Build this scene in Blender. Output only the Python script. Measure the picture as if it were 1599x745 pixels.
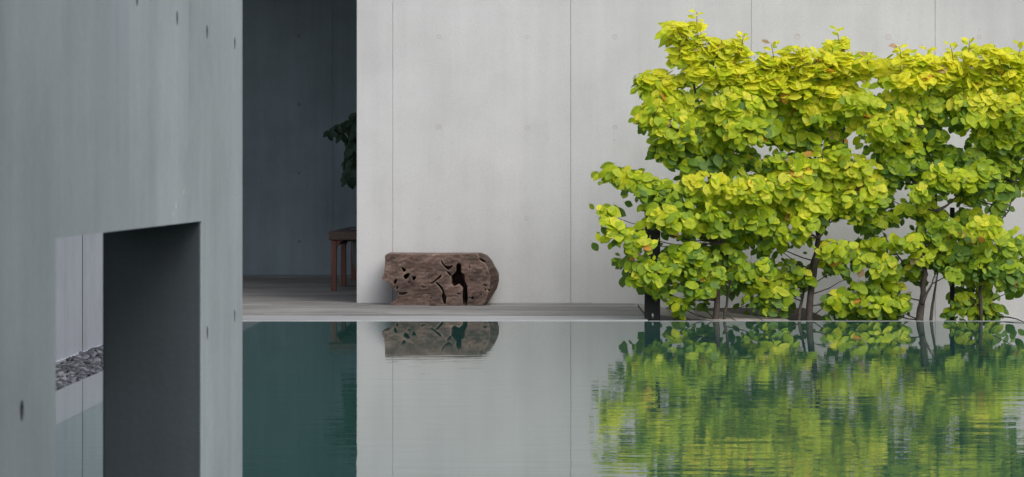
import bpy, bmesh, math, random
import numpy as np
from mathutils import Vector, Matrix, Euler, noise

for o in list(bpy.data.objects): bpy.data.objects.remove(o)
S = bpy.context.scene
COL = S.collection
R = random.Random(7)

# ------------------------------------------------------------------ camera
F = 5000.0            # focal length in photo pixels
PX, PY = 845.0, 283.0 # principal point in photo pixels
EYE = 0.81
cam_d = bpy.data.cameras.new('camera'); cam = bpy.data.objects.new('camera', cam_d); COL.objects.link(cam)
cam.location = (0, 0, EYE); cam.rotation_euler = (math.pi/2, 0, 0)
cam_d.sensor_width = 36; cam_d.lens = F/1599*36
cam_d.shift_x = (799.5-PX)/1599; cam_d.shift_y = (PY-372.5)/1599
cam_d.clip_start = .1; cam_d.clip_end = 5000
cam_d.dof.use_dof = True; cam_d.dof.focus_distance = 19.5; cam_d.dof.aperture_fstop = 20
S.camera = cam

# ------------------------------------------------------------------ sky, sun, exposure
W = bpy.data.worlds.new('World'); S.world = W; W.use_nodes = True
SUN_EL, SUN_AZ = math.radians(48), math.radians(146)   # azimuth clockwise from +Y: behind the camera, to its right
wn = W.node_tree.nodes; wl = W.node_tree.links
sky = wn.new('ShaderNodeTexSky'); sky.sky_type = 'NISHITA'; sky.sun_disc = False
sky.sun_elevation = SUN_EL; sky.sun_rotation = SUN_AZ
sky.air_density = 1.0; sky.dust_density = 4.0; sky.ozone_density = 1.0
hs = wn.new('ShaderNodeHueSaturation'); hs.inputs['Saturation'].default_value = .38
wl.new(sky.outputs[0], hs.inputs['Color']); wl.new(hs.outputs[0], wn['Background'].inputs[0])
wn['Background'].inputs[1].default_value = 0.15
sd = bpy.data.lights.new('sun', 'SUN'); sd.energy = 1.0; sd.angle = math.radians(40); sd.color = (1, .972, .93)
so = bpy.data.objects.new('sun', sd); COL.objects.link(so)
sv = Vector((math.sin(SUN_AZ)*math.cos(SUN_EL), math.cos(SUN_AZ)*math.cos(SUN_EL), math.sin(SUN_EL)))
so.rotation_euler = (-sv).to_track_quat('-Z', 'Y').to_euler(); so.location = (5, -5, 20)
S.view_settings.view_transform = 'Standard'; S.view_settings.look = 'None'
S.view_settings.exposure = 0.02; S.view_settings.gamma = 1

# ------------------------------------------------------------------ helpers
def link(o, parent=None):
    COL.objects.link(o)
    if parent is not None: o.parent = parent
    return o
def tag(o, label=None, cat=None, group=None, kind=None):
    if label: o['label'] = label
    if cat: o['category'] = cat
    if group: o['group'] = group
    if kind: o['kind'] = kind
    return o
def empty(name, loc, label=None, cat=None, group=None, kind=None):
    o = bpy.data.objects.new(name, None); o.empty_display_size = .1; o.location = loc
    link(o); return tag(o, label, cat, group, kind)
def mesh_obj(name, bm, mat, parent=None, smooth=False, loc=None, keep_world=True):
    me = bpy.data.meshes.new(name); bm.to_mesh(me); bm.free()
    for m in (mat if isinstance(mat, (list, tuple)) else [mat]): me.materials.append(m)
    if smooth:
        for p in me.polygons: p.use_smooth = True
    o = bpy.data.objects.new(name, me); link(o, parent)
    if parent is not None and keep_world: o.location = -Vector(parent_world(parent))
    return o
def parent_world(p):
    v = Vector(p.location)
    while p.parent is not None:
        p = p.parent; v += Vector(p.location)
    return v
def box(bm, x0, x1, y0, y1, z0, z1, bev=0.0, mi=0):
    r = bmesh.ops.create_cube(bm, size=1)
    M = Matrix.Translation(((x0+x1)/2, (y0+y1)/2, (z0+z1)/2)) @ Matrix.Diagonal((x1-x0, y1-y0, z1-z0, 1))
    bmesh.ops.transform(bm, matrix=M, verts=r['verts'])
    fs = set(f for v in r['verts'] for f in v.link_faces)
    for f in fs: f.material_index = mi
    if bev > 0:
        es = list(set(e for v in r['verts'] for e in v.link_edges))
        bmesh.ops.bevel(bm, geom=es, offset=bev, segments=1, affect='EDGES', profile=.5)
def tube(bm, pts, rads, n=8, cap=True, wob=0):
    rings = []
    pts = [Vector(p) for p in pts]
    up = Vector((0, 1, 0))
    for i, p in enumerate(pts):
        d = (pts[min(i+1, len(pts)-1)] - pts[max(i-1, 0)]).normalized()
        a = d.cross(up)
        if a.length < 1e-3: a = d.cross(Vector((1, 0, 0)))
        a.normalize(); b = d.cross(a)
        rr = rads[i] if isinstance(rads, (list, tuple)) else rads
        rings.append([bm.verts.new(p + (a*math.cos(t) + b*math.sin(t))*rr*(1+wob*R.uniform(-1, 1)))
                      for t in [2*math.pi*k/n for k in range(n)]])
    for i in range(len(rings)-1):
        for k in range(n):
            bm.faces.new((rings[i][k], rings[i][(k+1) % n], rings[i+1][(k+1) % n], rings[i+1][k]))
    if cap:
        bm.faces.new(rings[0][::-1]); bm.faces.new(rings[-1])
def baked(o):
    "replace modifiers by their result"
    dg = bpy.context.evaluated_depsgraph_get(); dg.update()
    me = bpy.data.meshes.new_from_object(o.evaluated_get(dg)); me.name = o.name
    o.modifiers.clear(); o.data = me
    return o
def boolean(o, cutter, mode='INDEX'):
    m = o.modifiers.new('b', 'BOOLEAN'); m.operation = 'DIFFERENCE'; m.object = cutter; m.solver = 'EXACT'; m.material_mode = mode
    bpy.context.view_layer.update()
    baked(o)
def ground(px, py):   # photo pixel on the deck level -> (X, Y)
    Y = F*EYE/(py-PY); return ((px-PX)*Y/F, Y)
def at(px, py, Y):    # photo pixel at depth Y -> point
    return Vector(((px-PX)*Y/F, Y, EYE-(py-PY)*Y/F))

# ------------------------------------------------------------------ materials
def newmat(name):
    m = bpy.data.materials.new(name); m.use_nodes = True
    n = m.node_tree.nodes; l = m.node_tree.links
    return m, n, l, n['Principled BSDF']
def ramp(n, stops):
    r = n.new('ShaderNodeValToRGB'); cr = r.color_ramp
    while len(cr.elements) < len(stops): cr.elements.new(.5)
    for e, (p, c) in zip(cr.elements, stops):
        e.position = p; e.color = (c, c, c, 1) if isinstance(c, (int, float)) else (*c, 1)
    return r
def mixc(n, l, fac, a, b, mode='MIX'):
    m = n.new('ShaderNodeMix'); m.data_type = 'RGBA'; m.blend_type = mode
    for s, v in ((m.inputs['Factor'], fac), (m.inputs['A'], a), (m.inputs['B'], b)):
        if hasattr(v, 'is_linked'): l.new(v, s)
        else: s.default_value = v if isinstance(v, (int, float)) else (*v, 1)
    return m.outputs['Result']
def nz(n, l, vec, scale, detail=4, rough=.55, stretch=None):
    t = n.new('ShaderNodeTexNoise'); t.inputs['Scale'].default_value = scale
    t.inputs['Detail'].default_value = detail; t.inputs['Roughness'].default_value = rough
    if stretch:
        mp = n.new('ShaderNodeMapping'); mp.inputs['Scale'].default_value = stretch
        l.new(vec, mp.inputs[0]); vec = mp.outputs[0]
    l.new(vec, t.inputs['Vector']); return t.outputs['Fac']
def concrete(name, col, var=.10, streak=.10, pores=.4, rough=.75, tint=(1, .97, .93), grain=1.0, spec=.3, bump=.2, pscale=22, mott=1.0):
    m, n, l, b = newmat(name)
    g = n.new('ShaderNodeNewGeometry').outputs['Position']
    big = ramp(n, [(.30, 1-var), (.70, 1+var*.6)]); l.new(nz(n, l, g, 1.1, 5, .55), big.inputs[0])
    st = ramp(n, [(.30, 1-streak), (.62, 1.0)]); l.new(nz(n, l, g, 6, 4, .6, (1, 1, .06)), st.inputs[0])
    fine = ramp(n, [(.3, 1-.05*grain), (.7, 1+.05*grain)]); l.new(nz(n, l, g, 90, 3, .7), fine.inputs[0])
    tone = mixc(n, l, nz(n, l, g, .7, 3), (1, 1, 1), tint)
    c = mixc(n, l, 1.0, col, big.outputs[0], 'MULTIPLY')
    c = mixc(n, l, 1.0, c, st.outputs[0], 'MULTIPLY')
    c = mixc(n, l, 1.0, c, fine.outputs[0], 'MULTIPLY')
    c = mixc(n, l, 1.0, c, tone, 'MULTIPLY')
    mot = ramp(n, [(.33, 1-.09*mott), (.50, 1.0), (.68, 1+.045*mott)]); l.new(nz(n, l, g, 4.3, 8, .72), mot.inputs[0])
    c = mixc(n, l, 1.0, c, mot.outputs[0], 'MULTIPLY')
    v = n.new('ShaderNodeTexVoronoi'); v.inputs['Scale'].default_value = pscale; l.new(g, v.inputs['Vector'])
    pr = ramp(n, [(.05, 1.0), (.085, 0.0)]); l.new(v.outputs['Distance'], pr.inputs[0])
    keep = ramp(n, [(.58, 0.0), (.66, 1.0)]); l.new(nz(n, l, g, 3.1, 2), keep.inputs[0])
    pm = n.new('ShaderNodeMath'); pm.operation = 'MULTIPLY'
    l.new(pr.outputs[0], pm.inputs[0]); l.new(keep.outputs[0], pm.inputs[1])
    pf = n.new('ShaderNodeMath'); pf.operation = 'MULTIPLY'; pf.inputs[1].default_value = pores; l.new(pm.outputs[0], pf.inputs[0])
    c = mixc(n, l, pf.outputs[0], c, tuple(x*.35 for x in col))
    l.new(c, b.inputs['Base Color'])
    b.inputs['Roughness'].default_value = rough; b.inputs['Specular IOR Level'].default_value = spec
    bp = n.new('ShaderNodeBump'); bp.inputs['Strength'].default_value = bump; bp.inputs['Distance'].default_value = .004
    l.new(nz(n, l, g, 14, 6, .65), bp.inputs['Height']); l.new(bp.outputs[0], b.inputs['Normal'])
    return m
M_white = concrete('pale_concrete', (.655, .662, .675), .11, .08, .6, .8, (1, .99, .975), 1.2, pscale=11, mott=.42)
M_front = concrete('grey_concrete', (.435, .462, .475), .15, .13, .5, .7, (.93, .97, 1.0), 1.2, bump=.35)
def add_stains(m):
    n = m.node_tree.nodes; l = m.node_tree.links; b = n['Principled BSDF']
    src = b.inputs['Base Color'].links[0].from_socket
    g = n.new('ShaderNodeNewGeometry').outputs['Position']; sp = n.new('ShaderNodeSeparateXYZ'); l.new(g, sp.inputs[0])
    wob = nz(n, l, g, 9, 4, .6)
    def band(y0, y1, soft, z0, amt, col):
        nonlocal src
        def mr(sock, a, c):
            q = n.new('ShaderNodeMapRange'); q.interpolation_type = 'SMOOTHSTEP'; q.inputs['From Min'].default_value = a; q.inputs['From Max'].default_value = c; l.new(sock, q.inputs['Value']); return q.outputs[0]
        def mul(a, c):
            q = n.new('ShaderNodeMath'); q.operation = 'MULTIPLY'
            l.new(a, q.inputs[0])
            if isinstance(c, float): q.inputs[1].default_value = c
            else: l.new(c, q.inputs[1])
            return q.outputs[0]
        f = mul(mul(mr(sp.outputs['Y'], y0, y0+.01), mr(sp.outputs['Y'], y1, y1-soft)), mr(sp.outputs['Z'], z0, z0+.35))
        f = mul(mul(f, mr(wob, .25, .62)), float(amt))
        src = mixc(n, l, f, src, col)
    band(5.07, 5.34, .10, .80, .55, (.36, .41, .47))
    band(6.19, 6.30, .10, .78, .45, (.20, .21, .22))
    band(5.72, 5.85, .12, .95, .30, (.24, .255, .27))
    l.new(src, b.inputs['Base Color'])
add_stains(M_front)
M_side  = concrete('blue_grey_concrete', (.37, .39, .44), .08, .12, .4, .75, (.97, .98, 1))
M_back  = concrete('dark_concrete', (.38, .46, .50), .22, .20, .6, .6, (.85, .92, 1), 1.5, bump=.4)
M_cope  = concrete('coping_concrete', (.36, .37, .38), .10, .02, .3, .6, (.95, .96, .98), 1.5)
M_hole_shade_joint = concrete('hole_shade_and_joint', (.10, .10, .105), .1, .02, .2, .8)  # dark joint seal; also the shade painted inside the tie holes
M_plug  = concrete('plug_concrete', (.61, .61, .61), .10, .02, .2, .8)
M_plugd = concrete('dark_plug_concrete', (.25, .30, .33), .10, .02, .2, .8)
M_core  = concrete('joint_concrete', (.46, .46, .46), .10, .02, .2, .9)
M_roof  = concrete('roof_concrete', (.30, .31, .32), .10, .02, .2, .8)

M_shade_core = concrete('reveal_shade_and_core', (.055, .068, .078), .3, .3, .5, .6, (1, .97, .95), 1.3, bump=.4)  # reveal shade put into a dark base colour; also a hidden wall core

def wood(name, c0, c1, axis=0, rough=.6, scale=1.0):
    m, n, l, b = newmat(name)
    g = n.new('ShaderNodeNewGeometry').outputs['Position']
    stv = [9, 9, 9]; stv[axis] = .5
    a = nz(n, l, g, 7*scale, 6, .65, tuple(stv))
    r = ramp(n, [(.3, c0), (.7, c1)]); l.new(a, r.inputs[0])
    isl = n.new('ShaderNodeNewGeometry').outputs['Random Per Island']
    rr = ramp(n, [(0, .72), (1, 1.15)]); l.new(isl, rr.inputs[0])
    c = mixc(n, l, 1.0, r.outputs[0], rr.outputs[0], 'MULTIPLY')
    big = ramp(n, [(.35, .8), (.65, 1.1)]); l.new(nz(n, l, g, 1.5, 3), big.inputs[0])
    c = mixc(n, l, 1.0, c, big.outputs[0], 'MULTIPLY')
    l.new(c, b.inputs['Base Color']); b.inputs['Roughness'].default_value = rough
    bp = n.new('ShaderNodeBump'); bp.inputs['Strength'].default_value = .3; bp.inputs['Distance'].default_value = .003
    l.new(a, bp.inputs['Height']); l.new(bp.outputs[0], b.inputs['Normal'])
    return m
M_deck  = wood('weathered_deck', (.20, .195, .19), (.34, .335, .33), 0, .65)
M_bench = wood('bench_wood', (.085, .055, .045), (.17, .115, .095), 1, .45)
M_leg   = wood('bench_leg_wood', (.17, .065, .048), (.28, .11, .08), 2, .45)
M_paver = wood('brown_grey_stone', (.23, .20, .185), (.33, .30, .28), 1, .7, .4)

def plain(name, col, rough=.6, metal=0, noise_amt=.15, scale=20):
    m, n, l, b = newmat(name)
    g = n.new('ShaderNodeNewGeometry').outputs['Position']
    r = ramp(n, [(.3, 1-noise_amt), (.7, 1+noise_amt)]); l.new(nz(n, l, g, scale, 4), r.inputs[0])
    l.new(mixc(n, l, 1.0, col, r.outputs[0], 'MULTIPLY'), b.inputs['Base Color'])
    b.inputs['Roughness'].default_value = rough; b.inputs['Metallic'].default_value = metal
    return m
M_black = plain('black_steel', (.006, .007, .009), .6)
M_metal = plain('brushed_metal', (.5, .5, .5), .35, .8)
M_soil  = plain('dark_soil', (.035, .025, .02), .9, 0, .4, 40)
M_bark  = plain('bark', (.055, .043, .036), .85, 0, .35, 60)
M_twig  = plain('green_brown_twig', (.12, .085, .05), .8, 0, .3, 60)
M_pot   = plain('pot_glaze', (.20, .20, .20), .5)
M_cloth = plain('grey_cloth', (.10, .11, .12), .9)
M_basin = plain('basin_tile', (.02, .16, .14), .5)

# pebbles
M_pebble, n, l, b = newmat('pebbles')
isl = n.new('ShaderNodeNewGeometry').outputs['Random Per Island']
r = ramp(n, [(0, (.022, .025, .032)), (.5, (.06, .065, .08)), (1, (.17, .175, .205))]); l.new(isl, r.inputs[0])
l.new(r.outputs[0], b.inputs['Base Color']); b.inputs['Roughness'].default_value = .6

# water: dark green body below a clear surface, ripples dying out towards the sheltered far edge
def ripple(n, l, b, calm=True):
    g = n.new('ShaderNodeNewGeometry').outputs['Position']
    sep = n.new('ShaderNodeSeparateXYZ'); l.new(g, sep.inputs[0])
    a = nz(n, l, g, 2.2, 3, .55, (1.0, 2.6, 1))
    c = nz(n, l, g, 9, 2, .5, (.55, 2.2, 1))
    m1 = n.new('ShaderNodeMath'); m1.operation = 'MULTIPLY_ADD'; m1.inputs[1].default_value = .09
    l.new(c, m1.inputs[0]); l.new(a, m1.inputs[2])
    mr = n.new('ShaderNodeMapRange'); mr.inputs['From Min'].default_value = 16.3; mr.inputs['From Max'].default_value = 13.0
    mr.inputs['To Min'].default_value = .05; mr.inputs['To Max'].default_value = 1.0
    l.new(sep.outputs['Y'], mr.inputs['Value'])
    bp = n.new('ShaderNodeBump'); bp.inputs['Distance'].default_value = .0035
    ms = n.new('ShaderNodeMath'); ms.operation = 'MULTIPLY'; ms.inputs[1].default_value = .34
    l.new(mr.outputs[0], ms.inputs[0]); l.new(ms.outputs[0], bp.inputs['Strength'])
    l.new(m1.outputs[0], bp.inputs['Height']); l.new(bp.outputs[0], b.inputs['Normal'])
    return bp
M_water, n, l, b = newmat('pool_water')
b.inputs['Base Color'].default_value = (.033, .108, .096, 1)
b.inputs['Roughness'].default_value = .0; b.inputs['IOR'].default_value = 1.333
ripple(n, l, b)
M_ledge, n, l, b = newmat('water_over_pale_ledge')
b.inputs['Base Color'].default_value = (.20, .24, .24, 1)
b.inputs['Roughness'].default_value = .0; b.inputs['IOR'].default_value = 1.333
ripple(n, l, b)

# leaves
def leafmat(name, col, trans=.35):
    m, n, l, b = newmat(name)
    oi = n.new('ShaderNodeObjectInfo').outputs['Random']
    isl = n.new('ShaderNodeNewGeometry').outputs['Random Per Island']
    ad = n.new('ShaderNodeMath'); ad.operation = 'ADD'; l.new(oi, ad.inputs[0]); l.new(isl, ad.inputs[1])
    fr = n.new('ShaderNodeMath'); fr.operation = 'FRACT'; l.new(ad.outputs[0], fr.inputs[0])
    r = ramp(n, [(0, (.80, .88, .8)), (.5, (1, 1, 1)), (1, (1.14, 1.08, 1.3))]); l.new(fr.outputs[0], r.inputs[0])
    c = mixc(n, l, 1.0, col, r.outputs[0], 'MULTIPLY')
    g = n.new('ShaderNodeNewGeometry').outputs['Position']
    r2 = ramp(n, [(.35, .82), (.65, 1.1)]); l.new(nz(n, l, g, 45, 3), r2.inputs[0])
    c = mixc(n, l, 1.0, c, r2.outputs[0], 'MULTIPLY')
    l.new(c, b.inputs['Base Color']); b.inputs['Roughness'].default_value = .5
    b.inputs['Specular IOR Level'].default_value = .35
    t = n.new('ShaderNodeBsdfTranslucent'); l.new(c, t.inputs['Color'])
    mx = n.new('ShaderNodeMixShader'); mx.inputs[0].default_value = trans
    l.new(b.outputs[0], mx.inputs[1]); l.new(t.outputs[0], mx.inputs[2])
    l.new(mx.outputs[0], n['Material Output'].inputs['Surface'])
    return m
LEAF = [leafmat('leaf_yellow', (.88, .88, .055), .5),
        leafmat('leaf_lime', (.57, .69, .022), .48),
        leafmat('leaf_green', (.33, .48, .02), .42),
        leafmat('leaf_deep', (.11, .22, .018), .3),
        leafmat('leaf_orange', (.68, .32, .04), .35),
        leafmat('leaf_bronze', (.50, .34, .20), .35)]
M_inleaf = leafmat('houseplant_leaf', (.035, .075, .045), .15)

# ------------------------------------------------------------------ walls made of panels
def disc_plug(bm, c, nrm, r=.034):
    "shallow ringed tie plug on a wall face; c centre, nrm axis"
    prof = [(1.0, 0.0), (.88, .0009), (.55, .0009), (.45, .0002), (.0, .0004)]
    q = nrm.to_track_quat('Z', 'Y').to_matrix()
    N = 18; prev = None
    for (rr, h) in prof:
        if rr == 0:
            v = bm.verts.new(c + q @ Vector((0, 0, h)))
            for k in range(N): bm.faces.new((prev[k], prev[(k+1) % N], v))
        else:
            ring = [bm.verts.new(c + q @ Vector((r*rr*math.cos(2*math.pi*k/N), r*rr*math.sin(2*math.pi*k/N), h))) for k in range(N)]
            if prev:
                for k in range(N): bm.faces.new((prev[k], prev[(k+1) % N], ring[(k+1) % N], ring[k]))
            prev = ring

def front_wall(name, label, xs, ty0, thick, z0, z1, mat, plugmat, ties_x, ties_z, gap=.002, plug_r=.034):
    w = empty(name, ((xs[0]+xs[-1])/2, ty0+thick/2, z0), label, 'wall')
    bm = bmesh.new(); box(bm, xs[0]+.02, xs[-1]-.02, ty0+.006, ty0+thick, z0, z1-.01)
    mesh_obj('wall_core', bm, M_core, w)
    for i in range(len(xs)-1):
        off = [0, .0012, .0003, .0016, .0006, 0.001][i % 6]
        bm = bmesh.new(); box(bm, xs[i]+(gap/2 if i else 0), xs[i+1]-(gap/2 if i < len(xs)-2 else 0), ty0+off, ty0+.05, z0, z1, .0022)
        p = mesh_obj('concrete_panel', bm, mat, w)
        if i == 0:   # the end face of the wall
            bm = bmesh.new(); box(bm, xs[0]+.001, xs[0]+.06, ty0+.052, ty0+thick+.001, z0, z1, .002); mesh_obj('end_face', bm, mat, w)
        for tx in ties_x:
            if xs[i] < tx < xs[i+1]:
                for tz in ties_z:
                    bm = bmesh.new(); disc_plug(bm, Vector((tx+R.uniform(-.004, .004), ty0+off, tz+R.uniform(-.004, .004))), Vector((0, -1, 0)), plug_r*R.choice([.5, .6, .65, 1.05, .55]))
                    mesh_obj('tie_plug', bm, plugmat, p, smooth=False)
    return w
wx = [-1.227, -.988, .196, 1.397, 2.62, 3.82, 5.02, 6.2]
front_wall('concrete_wall', 'long pale concrete wall behind the wooden stump and the hedge', wx, 21.3, .25, -.3, 3.1,
           M_white, M_plug, [-.677, -.094, .494, 1.10, 1.704, 2.31, 2.92, 3.52, 4.1], [-.03+.0, .567, 1.172, 1.773, 2.37][1:])
bx_ = [-6.4, -5.3, -4.19, -2.99, -1.79, -.59, .61, 1.81]
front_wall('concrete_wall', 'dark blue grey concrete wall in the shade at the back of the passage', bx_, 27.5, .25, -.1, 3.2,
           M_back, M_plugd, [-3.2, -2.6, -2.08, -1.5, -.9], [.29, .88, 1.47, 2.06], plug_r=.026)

# roof over the passage and its side walls
bm = bmesh.new(); box(bm, -1.6, 6.3, 21.0, 28.2, 3.1, 3.4, .01); box(bm, -6.0, -1.6, 23.6, 28.2, 3.1, 3.4, .01)
tag(mesh_obj('unseen_roof_slab', bm, M_roof), 'concrete roof slab over the dark passage behind the pale wall', 'roof')
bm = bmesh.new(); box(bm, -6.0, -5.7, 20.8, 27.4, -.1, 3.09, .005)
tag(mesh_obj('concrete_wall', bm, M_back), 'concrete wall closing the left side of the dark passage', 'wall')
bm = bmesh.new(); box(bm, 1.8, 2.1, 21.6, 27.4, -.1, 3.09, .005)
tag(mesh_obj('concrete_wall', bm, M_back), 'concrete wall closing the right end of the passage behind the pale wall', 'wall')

# left side wall beyond the pebbles (faces +X)
def side_panels():
    X = -2.22
    w = empty('concrete_wall', (X-.1, 12, 0), 'bluish pale concrete wall beyond the pebble strip, seen through the opening', 'wall')
    bm = bmesh.new(); box(bm, X-.22, X-.006, 6.0, 20.6, -.1, 3.09); mesh_obj('wall_core', bm, M_shade_core, w)
    js = [6.0, 7.1, 8.3, 9.5, 10.7, 11.9, 13.1, 14.3, 15.5, 16.7, 17.9, 19.1, 20.6]
    for i in range(len(js)-1):
        bm = bmesh.new(); box(bm, X-.05, X-[0, .001][i % 2], js[i]+.0003, js[i+1]-.0003, -.011, 3.1, .0)
        mesh_obj('concrete_panel', bm, M_side, w)
        if i:
            bm = bmesh.new(); box(bm, X-.02, X+.0008, js[i]-.010, js[i]+.010, -.011, 3.09, 0); mesh_obj('joint_seal', bm, M_hole_shade_joint, w)
    bm = bmesh.new(); box(bm, X-.04, X+.012, 6.0, 20.6, -.05, -.012, .003); mesh_obj('base_strip', bm, M_side, w)
side_panels()

# foreground wall with the opening: panels along Y, tie holes really bored
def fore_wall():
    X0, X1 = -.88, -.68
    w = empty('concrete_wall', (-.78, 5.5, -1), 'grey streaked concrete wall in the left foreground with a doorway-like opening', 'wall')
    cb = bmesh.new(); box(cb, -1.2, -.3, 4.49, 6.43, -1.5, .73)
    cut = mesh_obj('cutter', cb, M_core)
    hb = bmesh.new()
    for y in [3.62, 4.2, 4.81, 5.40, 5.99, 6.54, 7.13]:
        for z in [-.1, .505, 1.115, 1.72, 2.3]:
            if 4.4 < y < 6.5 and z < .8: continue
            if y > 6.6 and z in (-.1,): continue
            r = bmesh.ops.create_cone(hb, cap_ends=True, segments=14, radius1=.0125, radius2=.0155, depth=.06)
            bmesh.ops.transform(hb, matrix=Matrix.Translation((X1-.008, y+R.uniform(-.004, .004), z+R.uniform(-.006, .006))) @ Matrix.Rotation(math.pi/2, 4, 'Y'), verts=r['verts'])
    holes = mesh_obj('cutter', hb, M_hole_shade_joint)  # cut faces turn dark: shade inside the holes put into their colour
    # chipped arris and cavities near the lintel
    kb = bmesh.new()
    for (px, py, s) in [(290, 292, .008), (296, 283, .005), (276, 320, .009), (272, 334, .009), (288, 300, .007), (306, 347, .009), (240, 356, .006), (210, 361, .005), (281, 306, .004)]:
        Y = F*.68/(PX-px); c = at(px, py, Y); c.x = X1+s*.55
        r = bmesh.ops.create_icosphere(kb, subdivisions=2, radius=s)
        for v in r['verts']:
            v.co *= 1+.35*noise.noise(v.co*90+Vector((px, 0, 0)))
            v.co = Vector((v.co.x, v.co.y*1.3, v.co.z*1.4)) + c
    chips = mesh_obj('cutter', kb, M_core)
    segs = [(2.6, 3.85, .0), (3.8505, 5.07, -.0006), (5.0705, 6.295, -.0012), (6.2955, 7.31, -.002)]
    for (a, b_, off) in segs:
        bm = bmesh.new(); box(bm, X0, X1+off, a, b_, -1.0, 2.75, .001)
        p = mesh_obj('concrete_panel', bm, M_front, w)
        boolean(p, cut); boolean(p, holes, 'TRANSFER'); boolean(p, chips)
    for c in (cut, holes, chips): bpy.data.objects.remove(c)
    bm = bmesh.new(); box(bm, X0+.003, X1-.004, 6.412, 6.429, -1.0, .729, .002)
    mesh_obj('jamb_shade_sheet', bm, M_shade_core, w)  # added dark sheet, carries the shade of the jamb in its colour
fore_wall()

# unseen roof and back wall, added to shade the near wall and its opening
bm = bmesh.new(); box(bm, -2.6, 2.2, -4.5, 2.6, 2.76, 3.05, .01); box(bm, -2.6, -.87, 4.2, 7.4, 2.76, 3.05, .01)
tag(mesh_obj('unseen_roof_slab', bm, M_roof), 'unseen concrete slab added to shade the near wall, above the picture', 'roof')
bm = bmesh.new(); box(bm, -2.6, 2.2, -1.6, -1.3, -.2, 2.755, .01)
tag(mesh_obj('concrete_wall', bm, M_back), 'unseen concrete wall added to darken the near opening, behind the viewer', 'wall')


# ------------------------------------------------------------------ ground, pool, deck
bm = bmesh.new(); box(bm, -400, 400, -400, 800, -1.6, -1.5)
tag(mesh_obj('ground', bm, M_soil), kind='structure')
def sheet(name, x0, x1, y0, y1, z, mat):
    bm = bmesh.new(); vs = [bm.verts.new(p) for p in ((x0, y0, z), (x1, y0, z), (x1, y1, z), (x0, y1, z))]; bm.faces.new(vs)
    return tag(mesh_obj(name, bm, mat), kind='structure')
EDGE = 18.62
bm = bmesh.new(); box(bm, -1.62, 6.5, 2.4, EDGE-.05, -.30, -.003, 0)
tag(mesh_obj('water', bm, M_water), kind='structure')
bm = bmesh.new(); box(bm, -1.88, -1.6205, 2.4, EDGE-.0505, -.30, -.0032, 0); box(bm, -1.88, .60, EDGE-.05, EDGE-.0005, -.30, -.0032, 0)
tag(mesh_obj('shallow_water', bm, M_ledge), kind='structure')
bm = bmesh.new(); box(bm, -2.22, 6.5, 2.2, EDGE, -1.0, -.31)
tag(mesh_obj('pool_basin', bm, M_basin), kind='structure')
bm = bmesh.new(); box(bm, -6, 6.5, -4.5, 2.395, -.6, 0.0, .004)
tag(mesh_obj('near_terrace', bm, M_back), kind='structure')
# coping along the far edge
for (x0, x1) in ((-3.0, .625),):
    bm = bmesh.new(); box(bm, x0, x1, EDGE, EDGE+.62, -.5, 0.0, .004)
    tag(mesh_obj('coping', bm, M_cope), kind='structure')
bm = bmesh.new(); box(bm, -6.0, -3.003, EDGE, EDGE+.62, -.5, 0, .004)
tag(mesh_obj('coping', bm, M_cope), kind='structure')
# deck of boards, each about a pixel high in the view
deck = empty('deck', (0, 22, 0), kind='structure')
bm = bmesh.new(); y = EDGE+.623; k = 0
while y < 27.1:
    x = -6.0+((k*1.37) % 2.2)
    xs = [-6.0] + [x+2.4*j for j in range(4) if -5.9 < x+2.4*j < .5]
    xend = .625 if y < 21.25 else 1.75
    xs.append(xend)
    for a, c in zip(xs[:-1], xs[1:]):
        box(bm, a+.001, c-.001, y, y+.086, -.03, R.uniform(-.002, .0015), 0)
    y += .0905; k += 1
o = mesh_obj('deck_boards', bm, M_deck, deck); o['kind'] = 'stuff'
bm = bmesh.new(); box(bm, -6.0, 1.75, EDGE+.63, 27.4, -.5, -.032); mesh_obj('deck_base', bm, M_soil, deck)
bm = bmesh.new(); box(bm, -4.2, 1.75, y+.005, 27.49, -.03, .004, .003)
tag(mesh_obj('threshold', bm, M_cope), kind='structure')

# planting bed on the right
bm = bmesh.new(); box(bm, .632, 6.5, EDGE+.02, 21.28, -.6, -.14)
tag(mesh_obj('soil_bed', bm, M_soil), kind='structure')
bm = bmesh.new(); box(bm, .628, 6.5, EDGE-.0495, EDGE+.018, -.6, -.002, .0)
tag(mesh_obj('pool_rim', bm, M_cope), kind='structure')
def slab(pts, z1, z0, mat, name, bev=.003):
    bm = bmesh.new()
    a = [bm.verts.new((x, y, z1)) for x, y in pts]; c = [bm.verts.new((x, y, z0)) for x, y in pts]
    bm.faces.new(a); bm.faces.new(c[::-1]); n_ = len(pts)
    for i in range(n_): bm.faces.new((a[i], c[i], c[(i+1) % n_], a[(i+1) % n_]))
    bmesh.ops.recalc_face_normals(bm, faces=bm.faces[:])
    if bev: bmesh.ops.bevel(bm, geom=bm.edges[:], offset=bev, segments=1, affect='EDGES')
    return mesh_obj(name, bm, mat)
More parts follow.
